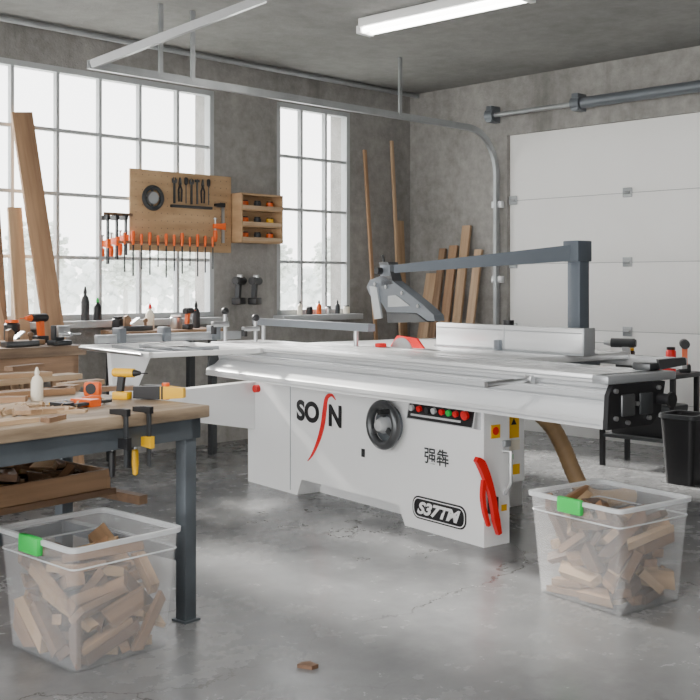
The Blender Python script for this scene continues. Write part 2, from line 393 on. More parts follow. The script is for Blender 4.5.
# crosscut fence on outrigger, long bar
xa0,xa1=-2.36,-1.44
yo=hit(FM,80,345,0,xa0).y
FXo=-2.32;ye=hit(FM,96,338,0,FXo).y
MB().box((FXo-.025,ye,.900),(FXo+.025,.04,.950),.004).build('crosscut_fence',alum,SW)
for y in (ye+.15,ye+.45,ye+.8): MB().box((FXo-.05,y-.025,.900),(FXo+.05,y+.025,.99),.006).build('flip_stop',alud,SW)
MB().taper((-2.08,.02,1.02),(-1.02,.12,1.01),.055,.042,.055,.042).build('telescopic_fence',alud,SW)
MB().cyl((-2.0,.025,.90),(-2.0,.025,1.0),.014).build('fence_support',steel,SW)
MB().cyl((-1.15,.11,.90),(-1.15,.11,.99),.014).build('fence_support',steel,SW)
for (x,y,hh) in ((-2.02,-.24,.17),(-1.86,-.12,.13)):
    k=MB();k.cyl((x,y,.9),(x,y,.9+hh),.012).box((x-.02,y-.09,.9+hh*.55),(x+.02,y+.02,.9+hh*.75),.005).build('hold_down_post',steel,SW)
    MB().ball((x,y,.92+hh),.024).build('hold_down_knob',black,SW)
    MB().cyl((x,y-.08,.9+hh*.3),(x,y-.08,.9+hh*.6),.018).build('hold_down_foot',black,SW)
o_=MB()
for a,b_ in (((xa0,yo,.865),(xa0+.025,-.33,.893)),((xa1-.025,yo,.865),(xa1,-.33,.893)),((xa0,yo,.865),(xa1,yo+.025,.893)),((xa0,-.355,.865),(xa1,-.33,.893))): o_.box(a,b_,.004)
o_.build('outrigger_frame',white,SW)
for y in (yo+.20,yo+.38): MB().box((xa0+.025,y-.01,.866),(xa1-.025,y+.01,.887),.003).build('cross_bar',alum,SW)
MB().box((-1.915,yo+.025,.866),(-1.895,-.355,.886),.003).build('middle_bar',alum,SW)
MB().cyl((xa0+.05,yo-.02,.88),(xa1-.05,yo-.02,.88),.010).build('outrigger_roller',steel,SW)
MB().loft([[Vector(v) for v in L_] for L_ in ([(-2.145,-.001,.34),(-2.145,-.001,.64),(-2.06,-.001,.64),(-2.06,-.001,.34)],[(-2.0,yo+.04,.53),(-2.0,yo+.04,.62),(-1.9,yo+.04,.62),(-1.9,yo+.04,.53)])]).build('swing_arm',white,SW)
MB().prism([(yo,.865),(yo+.02,.56),(yo+.12,.56),(yo+.26,.865)],'yz',-1.975,-1.925).build('swing_post',white,SW)
# hand wheel
wx,wz=-.70,.515
MB().tube([(wx+.108*math.cos(2*math.pi*k/36),-.055,wz+.108*math.sin(2*math.pi*k/36)) for k in range(36)],.024,12,closed=True).build('handwheel_rim',gunm,SW)
MB().lathe([(0,-.03),(.095,-.03),(.10,-.002),(0,-.002)],(wx,0,wz),'y',32).build('handwheel_disc',alud,SW)
for k in range(3):
    a=rad(90+120*k);MB().taper((wx+.03*math.cos(a),-.055,wz+.03*math.sin(a)),(wx+.10*math.cos(a),-.055,wz+.10*math.sin(a)),.016,.03,.014,.024).build('handwheel_spoke',gunm,SW)
MB().lathe([(0,-.095),(.03,-.09),(.045,-.06),(.045,-.03),(0,-.03)],(wx,0,wz),'y',28).build('handwheel_hub',alu,SW)
MB().cyl((wx+.07,-.07,wz+.08),(wx+.07,-.14,wz+.08),.014).build('handwheel_grip',black,SW)
MB().prism([(.0,.66),(.0,.558),(-.05,.568),(-.03,.66)],'yz',-.515,-.02).build('control_frame',alu,SW)
cp=MB().prism([(-.029,.655),(-.049,.572),(-.053,.573),(-.033,.656)],'yz',-.505,-.03).build('control_panel',black,SW)
for i,(x,m) in enumerate(((-.47,alu),(-.41,red),(-.35,dark),(-.30,alu),(-.24,red),(-.19,green),(-.14,red),(-.075,red))):
    MB().cyl((x,-.046,.628),(x,-.062,.625),.015 if i!=7 else .023).build('button',m,cp)
MB().prism([(-.0475,.597),(-.0495,.587),(-.0515,.587),(-.0495,.597)],'yz',-.48,-.11).build('label_strip',alu,cp)
MB().cyl((-2.02,0,.60),(-2.02,-.03,.60),.024).build('emergency_button',red,SW)
MB().box((-.955,-.004,.31),(-.925,0,.355),.002).build('keyhole',black,SW)
def fx_(px,py): v=hit(FM,px,py,1,0);return v.x,v.z
xs_,zt_=fx_(297,404);xo_,zb_=fx_(319.5,424);xn0,_=fx_(329,412);xn1,_=fx_(342,412)
text('SO',xo_-xs_,.125,black,SW,(xs_,-.003,.446),bold=.045)
text('N',xn1-xn0,.125,black,SW,(xn0,-.003,.446),bold=.045)
cl=spline([fx_(336,400)+(0,),fx_(332,395)+(0,),fx_(327,398)+(0,),fx_(325,410)+(0,),fx_(323,425)+(0,),fx_(319,440)+(0,),fx_(313,454)+(0,),fx_(308,461)+(0,)],8)
ls=[];rs=[]
for i,p in enumerate(cl):
    t=(cl[min(i+1,len(cl)-1)]-cl[max(i-1,0)]).normalized();n=Vector((-t.y,t.x,0));s=i/(len(cl)-1);w=.0015+.0165*math.sin(math.pi*s)**1.1
    ls.append(((p+n*w).x,(p+n*w).y));rs.append(((p-n*w).x,(p-n*w).y))
lm=MB();lm.loft([[Vector((a[0],-.0045,a[1])),Vector((b_[0],-.0045,b_[1])),Vector((b_[0],-.0005,b_[1])),Vector((a[0],-.0005,a[1]))] for a,b_ in zip(ls,rs)])
lm.build('logo_stroke',red,SW)
text('强犇',.185,.085,dark,SW,(-.43,-.003,.346),bold=.015)
def rr_at(w,h_,r_,y): return [Vector((v.x-.32,-y,v.y+.115)) for v in rrect(w,h_,r_,0)]
MB().loft([rr_at(.40,.115,.045,.004),rr_at(.40,.115,.045,0)]).build('badge',black,SW)
MB().loft([rr_at(.385,.10,.04,.0045),rr_at(.385,.10,.04,.006),rr_at(.375,.090,.036,.006),rr_at(.375,.090,.036,.0045)],closed=True).build('badge_outline',white,SW)
text('S37TM',.325,.066,white,SW,(-.482,-.006,.082),bold=.045,shear=.35)
MB().box((0,.045,.515),(.003,.105,.58)).build('warning_sticker',yellow,SW)
MB().lathe([(0,0),(.020,0),(.020,.003),(0,.003)],(.003,.074,.55),'x').build('warning_sticker',red,SW)
MB().box((-.031,.19,.50),(-.027,.265,.61)).build('warning_sticker',yellow,SW)
MB().prism([(.21,.565),(.247,.565),(.228,.598)],'yz',-.027,-.026).build('warning_triangle',black,SW)
MB().box((-.031,.19,.44),(-.027,.27,.49)).build('data_plate',bottlew,SW)
MB().box((-.031,.19,.395),(-.027,.225,.42)).build('warning_sticker',green,SW)
MB().box((-.031,.20,.32),(-.027,.27,.37)).build('warning_sticker',yellow,SW)
MB().box((.0,.115,.16),(.003,.15,.19)).build('warning_sticker',yellow,SW)
MB().box((.0,.12,.47),(.022,.16,.50),.004).build('switch_box',alum,SW)
MB().tube([(0.0,.13,.45),(.04,.14,.45),(.04,.14,.30),(.0,.14,.24)],.009).build('side_rail',alu,SW)
MB().box((0,.02,.16),(.03,.07,.24),.005).build('stick_holder',black,SW)
def py_(a,b_): v=hit(FM,a,b_,0,.045);return Vector((v.y,v.z,0))
def strip(mb,P,W,x0,x1):
    cl=spline(P,6);L_=[];n_=len(cl)
    for i,p in enumerate(cl):
        t=(cl[min(i+1,n_-1)]-cl[max(i-1,0)]).normalized();n=Vector((-t.y,t.x,0));s=i/(n_-1)*(len(W)-1);k=min(int(s),len(W)-2);w=W[k]+(W[k+1]-W[k])*(s-k)
        a=p+n*w;c=p-n*w;L_.append([Vector((x0,a.x,a.y)),Vector((x0,c.x,c.y)),Vector((x1,c.x,c.y)),Vector((x1,a.x,a.y))])
    mb.loft(L_)
pm=MB()
strip(pm,[py_(476,459),py_(481,464),py_(486,476),py_(491,492),py_(494,508),py_(496,520),py_(499,534)],[.011,.022,.021,.017,.016,.018,.011],.033,.056)
strip(pm,[py_(484,480),py_(483,496),py_(485,512),py_(489,526)],[.010,.011,.010,.007],.033,.052)
ps=pm.build('push_stick',red,None,M0)
tag(ps,'curved red push stick hanging on the end of the saw cabinet','push stick')
hs=spline([(.93,6.19,.55),(.985,6.14,.555),(1.06,6.06,.53),(1.14,5.99,.45),(1.20,5.95,.33),(1.25,5.92,.2),(1.31,5.9,.09),(1.42,5.93,.055),(1.6,6.02,.055)],8)
tan=mat('tan_hose',(.56,.36,.18),.5,0,.15,20)
tag(MB().tube(hs,[.046+.002*(k%2) for k in range(len(hs))],16).build('dust_hose',tan),'curved tan brown hose bending down behind the saw cabinet','hose')

# ---------------------------------------------------------------- tools builders
def f_clamp(label,M,group=None,L=.42,cm=orange,name='bar_clamp',bm_=steel,k=1.0):
    t=thing(name,label,'clamp',M,group)     # bar along +x, jaws toward -z, origin at fixed jaw
    MB().box((0,-.004*k,-.010*k),(L,.004*k,.010*k),.001).build('bar',bm_,t)
    MB().prism([(-.012*k,.014),(.014*k,.014),(.016*k,-.055),(.010*k,-.08),(-.006*k,-.08),(-.012*k,-.02)],'xz',-.009*k,.009*k).build('fixed_jaw',black,t)
    sx=L*.55
    MB().prism([(sx-.018*k,.018),(sx+.026*k,.018),(sx+.018*k,-.06),(sx+.016*k,-.09),(sx-.010*k,-.09),(sx-.014*k,-.02)],'xz',-.010*k,.010*k).build('sliding_jaw',cm,t)
    MB().cyl((sx-.05,0,-.075),(sx+.05,0,-.075),.005*k).cyl((sx-.06,0,-.075),(sx-.05,0,-.075),.011*k).build('screw',steel,t)
    MB().lathe([(.004*k,0),(.012*k,.005),(.014*k,.05),(.010*k,.09),(.003,.095)],(sx+.035,0,-.075),'x',12).build('handle',cm,t)
    return t
def chisel(label,M,group,cm=orange,name='chisel',s=1.0,bl=.22):
    t=thing(name,label,'chisel',M,group)
    MB().lathe([(.006*s,0),(.010*s,.01),(.012*s,.04*s),(.014*s,.08*s),(.011*s,.10*s),(.0,.103*s)],(0,0,0),'z',12).build('handle',cm,t)
    MB().box((-.006*s,-.003,-bl),(.006*s,.003,.0),.001).build('blade',dark,t);return t
def drill(label,M,c1,c2,group=None):
    t=thing('cordless_drill',label,'drill',M,group)
    MB().cyl((-.09,0,.19),(.07,0,.19),.032).cyl((-.1,0,.19),(-.09,0,.19),.026).build('body',c1,t)
    MB().cyl((.07,0,.19),(.12,0,.19),.026,.014).cyl((.12,0,.19),(.18,0,.19),.004).build('chuck',c2,t)
    MB().taper((-.03,0,.17),(-.045,0,.05),.036,.05,.034,.045).build('grip',c2,t)
    MB().box((-.09,-.038,0),(.035,.038,.055),.008).build('battery',c1,t);return t
def jar(label,M,m,h=.11,r=.035,cap=black,group=None,name='jar'):
    t=thing(name,label,'jar' if name=='jar' else name.replace('_',' '),M,group)
    MB().lathe([(0,0),(r*.95,0),(r,.006),(r,h*.8),(r*.8,h*.88),(r*.75,h*.9),(0,h*.9)],seg=16).build('body',m,t)
    MB().lathe([(0,h*.88),(r*.85,h*.88),(r*.85,h),(0,h)],seg=16).build('lid',cap,t);return t
def bottle(label,M,m,h=.2,r=.03,cap=red,group=None,name='bottle'):
    t=thing(name,label,'bottle',M,group)
    MB().lathe([(0,0),(r*.95,0),(r,.008),(r,h*.55),(r*.75,h*.68),(r*.35,h*.75),(r*.35,h*.8),(0,h*.8)],seg=16).build('body',m,t)
    MB().lathe([(0,h*.79),(r*.42,h*.79),(r*.4,h*.86),(r*.15,h),(0,h)],seg=14).build('nozzle',cap,t);return t
def board(Fr,loc,size,rotz,m,label,cat='board',group=None,name='wooden_board',rot=None):
    lx,ly,lz=size
    m_=MB();k=random.uniform(-.012,.012)
    m_.loft([[Vector((sx*lx/2+sx*sy*k,sy*ly/2,z)) for sx,sy in ((-1,-1),(1,-1),(1,1),(-1,1))] for z in (0,lz)])
    o=m_.build(name,m,None,TM(Fr,loc,rot or (0,0,rotz)))
    return tag(o,label,cat,group)
def curls(M,n,sx,sy,label):
    m=MB()
    for i in range(n):
        x,y=random.gauss(0,sx),random.gauss(0,sy);a0=random.uniform(0,6.28);r=random.uniform(.006,.016);w=random.uniform(.006,.014);tn=random.uniform(2,5);d=Vector((math.cos(a0),math.sin(a0),0));u=Vector((-d.y,d.x,0))
        L_=[]
        for k in range(8):
            a=tn*k/7-1.57;rr=r*(1-.05*k);p=Vector((x,y,r*1.02))+u*rr*math.cos(a)+Vector((0,0,1))*rr*math.sin(a)
            L_.append([p-d*w/2,p+d*w/2,p+d*w/2+Vector((0,0,.0012)),p-d*w/2+Vector((0,0,.0012))])
        m.loft(L_)
    o=m.build('wood_shavings',wdA[1],None,M);return tag(o,label,'shavings',None,'stuff')

# ---------------------------------------------------------------- front bench
BN=thing('workbench','foreground workbench with worn wooden top and blue-grey steel frame','workbench',TM(FB,(0,0,0)))
MB().box((-1.9,0,.755),(0,.88,.80),.005).build('bench_top',benchwood,BN)
fr=MB();fr.box((-1.87,.02,.68),(-.03,.06,.755)).box((-1.87,.80,.68),(-.03,.84,.755)).box((-.07,.02,.68),(-.03,.84,.755)).box((-1.87,.02,.68),(-1.83,.84,.755))
fr.build('frame',benchsteel,BN)
for x in (-.10,-1.84):
    for y in (.025,.78):
        MB().box((x,y,0.006),(x+.055,y+.055,.70),.004).box((x-.01,y-.01,0),(x+.065,y+.065,.008)).build('leg',benchsteel,BN)
st=MB();st.box((-.09,.08,.22),(-.05,.79,.27)).box((-1.8,.79,.22),(-.09,.83,.27));st.build('stretcher',benchsteel,BN)
sf=MB();sf.box((-1.82,.40,.435),(-.12,.82,.46),.003);sf.box((-1.82,.80,.40),(-.09,.83,.435));sf.box((-.09,.3,.40),(-.05,.83,.435));sf.build('shelf',wdA[2],BN)
TRM=TM(FB,(-.62,.60,.461))
tyy=thing('wooden_tray','shallow wooden tray full of offcuts on the shelf under the foreground workbench','tray',TRM)
m=MB();m.box((-.46,-.18,0),(.46,.18,.012)).build('bottom',wdA[2],tyy)
for lo,hi in (((-.46,-.195,0),(.46,-.18,.075)),((-.46,.18,0),(.46,.195,.075)),((-.475,-.195,0),(-.46,.195,.075)),((.46,-.195,0),(.475,.195,.075))): MB().box(lo,hi,.002).build('side',wdA[0],tyy)
zt=.80
def onb(px,py,z=zt): return hit(FB,px,py,2,z)
for i,(px,py,sz,rz,m,lab,dz) in enumerate((
 (22,383,(.62,.10,.024),4,1,'long pale board lying at the back of the foreground workbench',0),
 (30,396,(.36,.09,.025),-8,0,'brown board offcut behind the glue bottle on the foreground workbench',0),
 (12,411,(.22,.11,.018),20,1,'flat pale offcut at left front of the foreground workbench',0),
 (48,413,(.17,.06,.018),-15,3,'thin offcut left of the orange clamp on the foreground workbench',0),
 (22,418,(.13,.05,.014),60,3,'short pale offcut near the front edge of the foreground workbench',.018),
 (2,402,(.18,.06,.02),-40,0,'dark offcut at the left picture side of the foreground workbench',0),
 (12,383,(.34,.08,.02),-12,3,'short board stacked on the long pale board on the foreground workbench',.0245),
 (25,379,(.22,.05,.022),14,2,'darkest small board topping the stack on the foreground workbench',.045),
 (64,392,(.18,.07,.025),30,0,'brown block behind the orange clamp on the foreground workbench',0),
 (72,413,(.10,.035,.01),-30,1,'slim pale sliver before the orange clamp on the foreground workbench',0),
 (8,424,(.17,.07,.014),0,1,'wide pale offcut at the front left edge of the foreground workbench',0),
 (110,391,(.20,.05,.02),-35,2,'dark brown strip behind the orange tape measure on the foreground workbench',0),
 (52,421,(.09,.045,.016),25,2,'small dark wedge at the front edge of the foreground workbench',0),
 (82,386,(.24,.06,.022),10,3,'mid brown board near the far edge of the foreground workbench',0))):
    v=onb(px,py);board(FB,(v.x,v.y,zt+dz+.0005),sz,rz,wdA[m],lab,'board' if i in (0,6,7,13) else 'offcut',name='wooden_board' if i in (0,6,7,13) else 'wood_offcut')
v=onb(30,412);curls(TM(FB,(v.x,v.y,zt)),60,.11,.06,'curled wood shavings scattered on the foreground workbench top')
v=onb(34,400);bottle('small cream glue bottle standing on the foreground workbench',TM(FB,(v.x,v.y-.02,zt)),bottlew,.13,.024,bottlew,name='glue_bottle')
v=onb(92,408);f_clamp('orange and black bar clamp lying on the foreground workbench',TM(FB,(v.x-.1,v.y+.01,zt+.0145),(90,0,10)),L=.22,k=1.3,bm_=dark)
v=onb(98,398);tp=thing('tape_measure','orange and black tape measure standing on the foreground workbench','tape measure',TM(FB,(v.x+.02,v.y+.06,zt),(0,0,-60)))
MB().box((-.035,-.02,0),(.035,.02,.06),.012).build('case',orange,tp);MB().lathe([(0,-.022),(.022,-.022),(.022,.022),(0,.022)],(0,0,.033),'y').build('side_disc',black,tp)
v=onb(132,400);drill('yellow and black cordless drill standing near the end of the foreground workbench',TM(FB,(v.x+.0,v.y+.04,zt),(0,0,-70))@Matrix.Scale(.55,4),yellow,black)
v=onb(165,400);sq=thing('spring_clamp','yellow and black hand clamp lying at the right corner of the foreground workbench','clamp',TM(FB,(v.x,v.y+.04,zt),(0,0,-70)))
MB().taper((-.09,-.03,.028),(.03,-.005,.028),.03,.046,.04,.052).build('handle',black,sq)
MB().taper((-.09,.045,.028),(.03,.018,.028),.03,.046,.04,.052).build('handle',black,sq)
MB().taper((.02,.003,.028),(.11,.012,.028),.06,.052,.026,.038).build('jaws',yellow,sq)
MB().cyl((.03,.005,.0),(.03,.005,.065),.015).build('pivot',orange,sq)
v=onb(70,404);pn=thing('pencil','yellow carpenter pencil lying on the foreground workbench','pencil',TM(FB,(v.x,v.y,zt+.005),(0,0,-20)))
MB().cyl((-.08,0,0),(.07,0,0),.0045,seg=6).build('shaft',yellow,pn);MB().cyl((.07,0,0),(.09,0,0),.0045,.0008,6).build('tip',dark,pn)
HK=Matrix.Rotation(rad(90),4,'Z')@Matrix.Rotation(rad(90),4,'Y')@Matrix.Rotation(rad(180),4,'X')
for px,L_,c_,lab in ((149,.20,yellow,'yellow-handled bar clamp hooked over the front edge of the foreground workbench'),(126,.19,black,'black bar clamp hooked over the front edge left of the yellow clamp')):
    v=hit(FB,px,410,1,-.012);f_clamp(lab,TM(FB,(v.x,-.012,.811))@HK,L=L_,cm=c_,bm_=dark,k=.95)

# ---------------------------------------------------------------- bins
def make_bin(label,M):
    t=thing('storage_bin',label,'bin',M)
    w0,d0,w1,d1,h=.37,.41,.43,.47,.41
    MB().loft([rrect(w0,d0,.022,0),rrect(w1,d1,.026,h),rrect(w1-.008,d1-.008,.024,h),rrect(w0-.008,d0-.008,.020,.006)]).build('body',binm,t)
    MB().loft([rrect(w1+.001,d1+.001,.027,h-.016),rrect(w1+.018,d1+.018,.034,h-.014),rrect(w1+.021,d1+.021,.035,h+.002),rrect(w1-.003,d1-.003,.026,h+.003)],closed=True).build('rim',rimm,t)
    x=-(w1/2+.012)
    MB().box((x-.012,-.06,h-.05),(x+.012,.06,h+.010),.006).build('clip',green,t)
    f=MB();z=.34;k=z/h
    f.loft([rrect(w0+(w1-w0)*k+.002,d0+(d1-d0)*k+.002,.026,z-.003),rrect(w0+(w1-w0)*k+.006,d0+(d1-d0)*k+.006,.027,z),rrect(w0+(w1-w0)*k+.002,d0+(d1-d0)*k+.002,.026,z+.003)],closed=True)
    f.build('rib',rimm,t)
    return t
MA=Matrix.Translation((-.905,3.68,0))@Matrix.Rotation(rad(47),4,'Z')
n_=Vector((1.01,3.98));xa=Vector((math.cos(rad(36)),math.sin(rad(36))));ya=Vector((-xa.y,xa.x));cR=n_+xa*.19+ya*.21
MBn=Matrix.Translation((cR.x,cR.y,0))@Matrix.Rotation(rad(36),4,'Z')
b1=make_bin('clear plastic bin with green clip in front of the foreground workbench',MA)
b2=dup(b1,MBn,'clear plastic bin with green clip at the right, in front of the table saw')
sc=[];tmp=[]
def block(lx,ly,lz,ct,grp,lab,M):
    m=MB();m.loft([[Vector((sx*lx/2+sy*ct*sx*.5,sy*ly/2*(1-.15*(sx>0)),sz*lz/2)) for sx,sy in ((-1,-1),(1,-1),(1,1),(-1,1))] for sz in (-1,1)])
    o=m.build('wood_offcut',random.choice(scrapm));tag(o,lab,'offcut',grp);o.matrix_world=M;return o
for Mb,grp,lab,n in ((MA,'wood offcuts in the left bin','wood offcut inside the clear bin by the workbench',68),(MBn,'wood offcuts in the right bin','wood offcut inside the clear bin in front of the saw',74)):
    for i in range(n):
        o=block(random.uniform(.10,.26),random.uniform(.03,.075),random.uniform(.018,.042),random.uniform(-.05,.05),grp,lab,
          Mb@Matrix.Translation((random.uniform(-.05,.05),(-.1 if i%2 else .1),.08+.085*(i//2)))@Euler((random.uniform(-.7,.7),random.uniform(-1,1),random.uniform(0,6.28))).to_matrix().to_4x4())
        sc.append((o,Mb,(.2,.22,.40)))
    for lo,hi in (((-.5,-.5,-.3),(.5,.5,.008)),((-.5,-.5,0),(-.180,.5,5)),((.180,-.5,0),(.5,.5,5)),((-.180,-.5,0),(.180,-.199,5)),((-.180,.199,0),(.180,.5,5))):
        c0=(Vector(lo)+Vector(hi))/2;dd=Vector(hi)-Vector(lo)
        tmp.append(MB().box(-dd/2,dd/2).build('tmp',white,None,Mb@Matrix.Translation(c0)))
for i in range(52):
    o=block(random.uniform(.10,.24),random.uniform(.03,.07),random.uniform(.015,.03),random.uniform(-.03,.03),'wood offcuts in the tray','wood offcut in the shallow tray under the foreground workbench',
      TRM@Matrix.Translation((-.3+.2*(i%4),random.uniform(-.03,.03),.06+.07*(i//4)))@Euler((random.uniform(-.3,.3),random.uniform(-.3,.3),random.uniform(0,6.28))).to_matrix().to_4x4())
    sc.append((o,TRM,(.46,.18,.19)))
for lo,hi in (((-.7,-.4,-.3),(.7,.4,.0125)),((-.8,-.5,0),(-.46,.5,2)),((.46,-.5,0),(.8,.5,2)),((-.46,-.5,0),(.46,-.18,2)),((-.46,.18,0),(.46,.5,2))):
    c0=(Vector(lo)+Vector(hi))/2;dd=Vector(hi)-Vector(lo)
    tmp.append(MB().box(-dd/2,dd/2).build('tmp',white,None,TRM@Matrix.Translation(c0)))
OFF=Matrix.Translation((0,-20,0))
for o,Mb,_ in sc:
    if Mb is TRM: o.matrix_world=OFF@o.matrix_world
for o in tmp[-5:]: o.matrix_world=OFF@o.matrix_world
try:
    S=bpy.context.scene
    bpy.ops.rigidbody.world_add();S.rigidbody_world.substeps_per_frame=16;S.rigidbody_world.solver_iterations=20
    for o,act in [(a[0],1) for a in sc]+[(a,0) for a in tmp]:
        bpy.context.view_layer.objects.active=o
        for q_ in bpy.context.selected_objects: q_.select_set(False)
        o.select_set(True);bpy.ops.rigidbody.object_add();rb=o.rigid_body
        rb.type='ACTIVE' if act else 'PASSIVE';rb.collision_shape='CONVEX_HULL' if act else 'BOX'
        rb.use_margin=True;rb.collision_margin=.0012 if act else .001;rb.friction=.6;rb.restitution=0
        if act: rb.mass=.3;rb.linear_damping=.1;rb.angular_damping=.3
    S.rigidbody_world.point_cache.frame_start=1;S.rigidbody_world.point_cache.frame_end=160;S.frame_end=160
    for f_ in range(1,151): S.frame_set(f_)
    dg=bpy.context.evaluated_depsgraph_get()
    res=[a[0].evaluated_get(dg).matrix_world.copy() for a in sc]
    bpy.ops.rigidbody.world_remove();S.frame_set(1)
except Exception as e:
    print('SIM fail',e);res=[a[0].matrix_world.copy() for a in sc]
for o in tmp: bpy.data.objects.remove(o)
for (o,Mb,lim),m in zip(sc,res):
    if Mb is TRM: m=OFF.inverted()@m
    l=Mb.inverted()@m.translation
    if abs(l.x)>lim[0] or abs(l.y)>lim[1] or l.z<0 or l.z>lim[2]: bpy.data.objects.remove(o);continue
    o.matrix_world=m

# ---------------------------------------------------------------- wall bench, middle bench
wb=thing('side_bench','dark-legged wooden bench standing under the large window','bench',R0)
MB().box((-3.42,-.50,.89),(-2.6,-.14,.93),.004).build('bench_top',wdA[2],wb)
for x in (-3.38,-2.69):
    for y in (-.47,-.20): MB().box((x,y,0),(x+.05,y+.05,.89),.003).build('leg',dark,wb)
MB().box((-3.38,-.46,.35),(-2.64,-.16,.38),.003).build('shelf',dark,wb)
c0=hit(FR,87,345,2,.88)
MM=TM(FR,(c0.x,c0.y,0))
mb=thing('workbench','dark wooden workbench at far left behind the foreground one','workbench',MM)
MB().box((-1.7,0,.82),(0,.6,.88),.006).build('bench_top',wood('dark_bench',(.24,.16,.10),(.13,.085,.055),(.8,7,7)),mb)
MB().box((-1.65,.02,.70),(-.05,.05,.82)).box((-.08,.02,.70),(-.05,.58,.82)).build('apron',wdA[2],mb)
for x in (-.12,-1.65):
    for y in (.03,.5): MB().box((x,y,0),(x+.08,y+.08,.82),.004).build('leg',wdZ[2],mb)
MB().box((-1.6,.06,.3),(-.08,.54,.33),.003).build('shelf',wdA[2],mb)
for i,(x,y,lab) in enumerate(((-.5,.3,'brown plank lying on the far left workbench'),(-.9,.12,'second shorter plank lying on the far left workbench'))):
    o=MB().box((-.35+.1*i,-.06,0),(.35-.1*i,.06,.03),.002).build('wooden_board',wdA[i],None,MM@Matrix.Translation((x,y,.88)));tag(o,lab,'board')
vs=thing('bench_vise','dark steel vise on the corner of the far left workbench','vise',MM@Matrix.Translation((-.12,.12,.88)))
MB().box((-.06,-.05,0),(.06,.05,.03),.006).box((-.035,.0,.03),(.035,.05,.12),.006).build('base',dark,vs)
MB().box((-.04,-.06,.05),(.04,-.03,.12),.005).cyl((0,-.14,.07),(0,.03,.07),.012).build('sliding_jaw',steel,vs)
MB().cyl((-.07,-.13,.07),(.07,-.13,.07),.006).build('handle',steel,vs)
f_clamp('orange bar clamp lying on the far left workbench near the vise',MM@Matrix.Translation((-.75,.45,.893))@Euler((rad(90),0,rad(8))).to_matrix().to_4x4(),L=.3)
jar('black tin standing at the back of the far left workbench',MM@Matrix.Translation((-.25,.48,.88)),black,.15,.05,orange,name='tin')
bottle('tall white bottle at the back of the far left workbench',MM@Matrix.Translation((-.42,.50,.88)),bottlew,.24,.035,black)
drill('black and orange cordless drill at the back right of the far left workbench',MM@Matrix.Translation((-.12,.40,.88))@Matrix.Rotation(rad(200),4,'Z')@Matrix.Scale(.85,4),black,orange)
def plane_(label,M):
    t=thing('hand_plane',label,'hand plane',M)
    MB().box((-.12,-.03,0),(.12,.03,.035),.004).build('body',gunm,t)
    MB().prism([(-.10,.035),(-.06,.035),(-.05,.09),(-.075,.11),(-.10,.10)],'xz',-.013,.013).build('handle',wdA[2],t)
    MB().cyl((.075,0,.035),(.075,0,.06),.01).ball((.075,0,.07),.018).build('knob',wdA[2],t)
    MB().taper((-.05,0,.045),(.02,0,.09),.045,.008,.045,.008).build('iron',steel,t)
plane_('metal hand plane on the far left workbench',MM@Matrix.Translation((-.38,.12,.88))@Matrix.Rotation(rad(10),4,'Z'))
for px,k in ((92,'p'),(112,'j'),(128,'j2'),(150,'b2'),(176,'j3'),(196,'m')):
    v=hit(FR,px,325,1,-.30);x=max(min(v.x,-2.66),-3.38);M=TM(FR,(x,-.30,.93))
    if k=='p': plane_('metal hand plane on the left end of the window bench',TM(FR,(-3.28,-.38,.93)))
    if k=='j': jar('squat black jar on the bench under the tool board',M,black,.10,.04)
    if k=='j2': jar('small amber jar with black lid on the bench under the tool board',M,orange,.09,.025)
    if k=='b2': bottle('white bottle with red nozzle on the bench under the large window',M,bottlew,.19,.032,red)
    if k=='j3': jar('grey metal tin with a white lid on the bench under the large window',M,steel,.10,.045,white,name='tin')
    if k=='m': bottle('dark bottle with black cap on the right end of the window bench',M,dark,.2,.03,black)
drill('small black drill standing on the window bench between bottle and tin',TM(FR,(-2.86,-.42,.93),(0,0,30))@Matrix.Scale(.7,4),black,orange)
for x,lab,h,m in ((-3.5,'tall dark bottle on the large window sill behind the benches',.24,dark),(-3.4,'green-capped black bottle on the large window sill',.16,black)):
    bottle(lab,TM(FR,(x,-.07,ZB)),m,h,.03,green if m is black else black)
labs=['tiny white bottle, first from left on the narrow window sill','tiny black pot on the narrow window sill beside the white bottle','small amber bottle on the narrow window sill','short grey tin on the narrow window sill','small dark bottle on the narrow window sill','little white pot, last on the right of the narrow window sill']
for i,lab in enumerate(labs):
    x=W2[0]+.2+.11*i;m=[bottlew,black,orange,steel,dark,bottlew][i];M=TM(FR,(x,-.065,ZB))
    if i in (1,3,5): jar(lab,M,m,.07,.028,black if i!=1 else steel)
    else: bottle(lab,M,m,.12,.022,black)
# ---------------------------------------------------------------- pegboard
a=hit(FR,130,168,1,-.02);b_=hit(FR,231,250,1,-.02)
px0,px1=a.x,b_.x;pz1=a.z;pz0=hit(FR,231,253,1,-.02).z
pg=thing('pegboard','plywood tool board fixed in front of the large window','tool board',R0)
MB().box((px0,-.022,pz0),(px1,-.002,pz1),.003).build('board',ply,pg)
hl=MB()
for i in range(16):
    for j in range(10): hl.cyl((px0+.05+i*(px1-px0-.1)/15,-.0235,pz0+.06+j*(pz1-pz0-.1)/9),(px0+.05+i*(px1-px0-.1)/15,-.0215,pz0+.06+j*(pz1-pz0-.1)/9),.0032,seg=8)
hl.build('peg_holes',dark,pg)
rz_=hit(FR,160,243,1,-.06).z
rx0=hit(FR,118,243,1,-.06).x;rx1=hit(FR,215,243,1,-.06).x
MB().box((rx0,-.07,rz_-.012),(rx1,-.0225,rz_+.008),.002).build('tool_rail',wdA[2],pg)
cs=[(.85,.20),(1.0,.23),(.8,.18),(.95,.22),(.75,.16),(.9,.24),(.85,.19),(1.0,.21),(.7,.15),(.95,.23),(.85,.2),(.8,.17)]
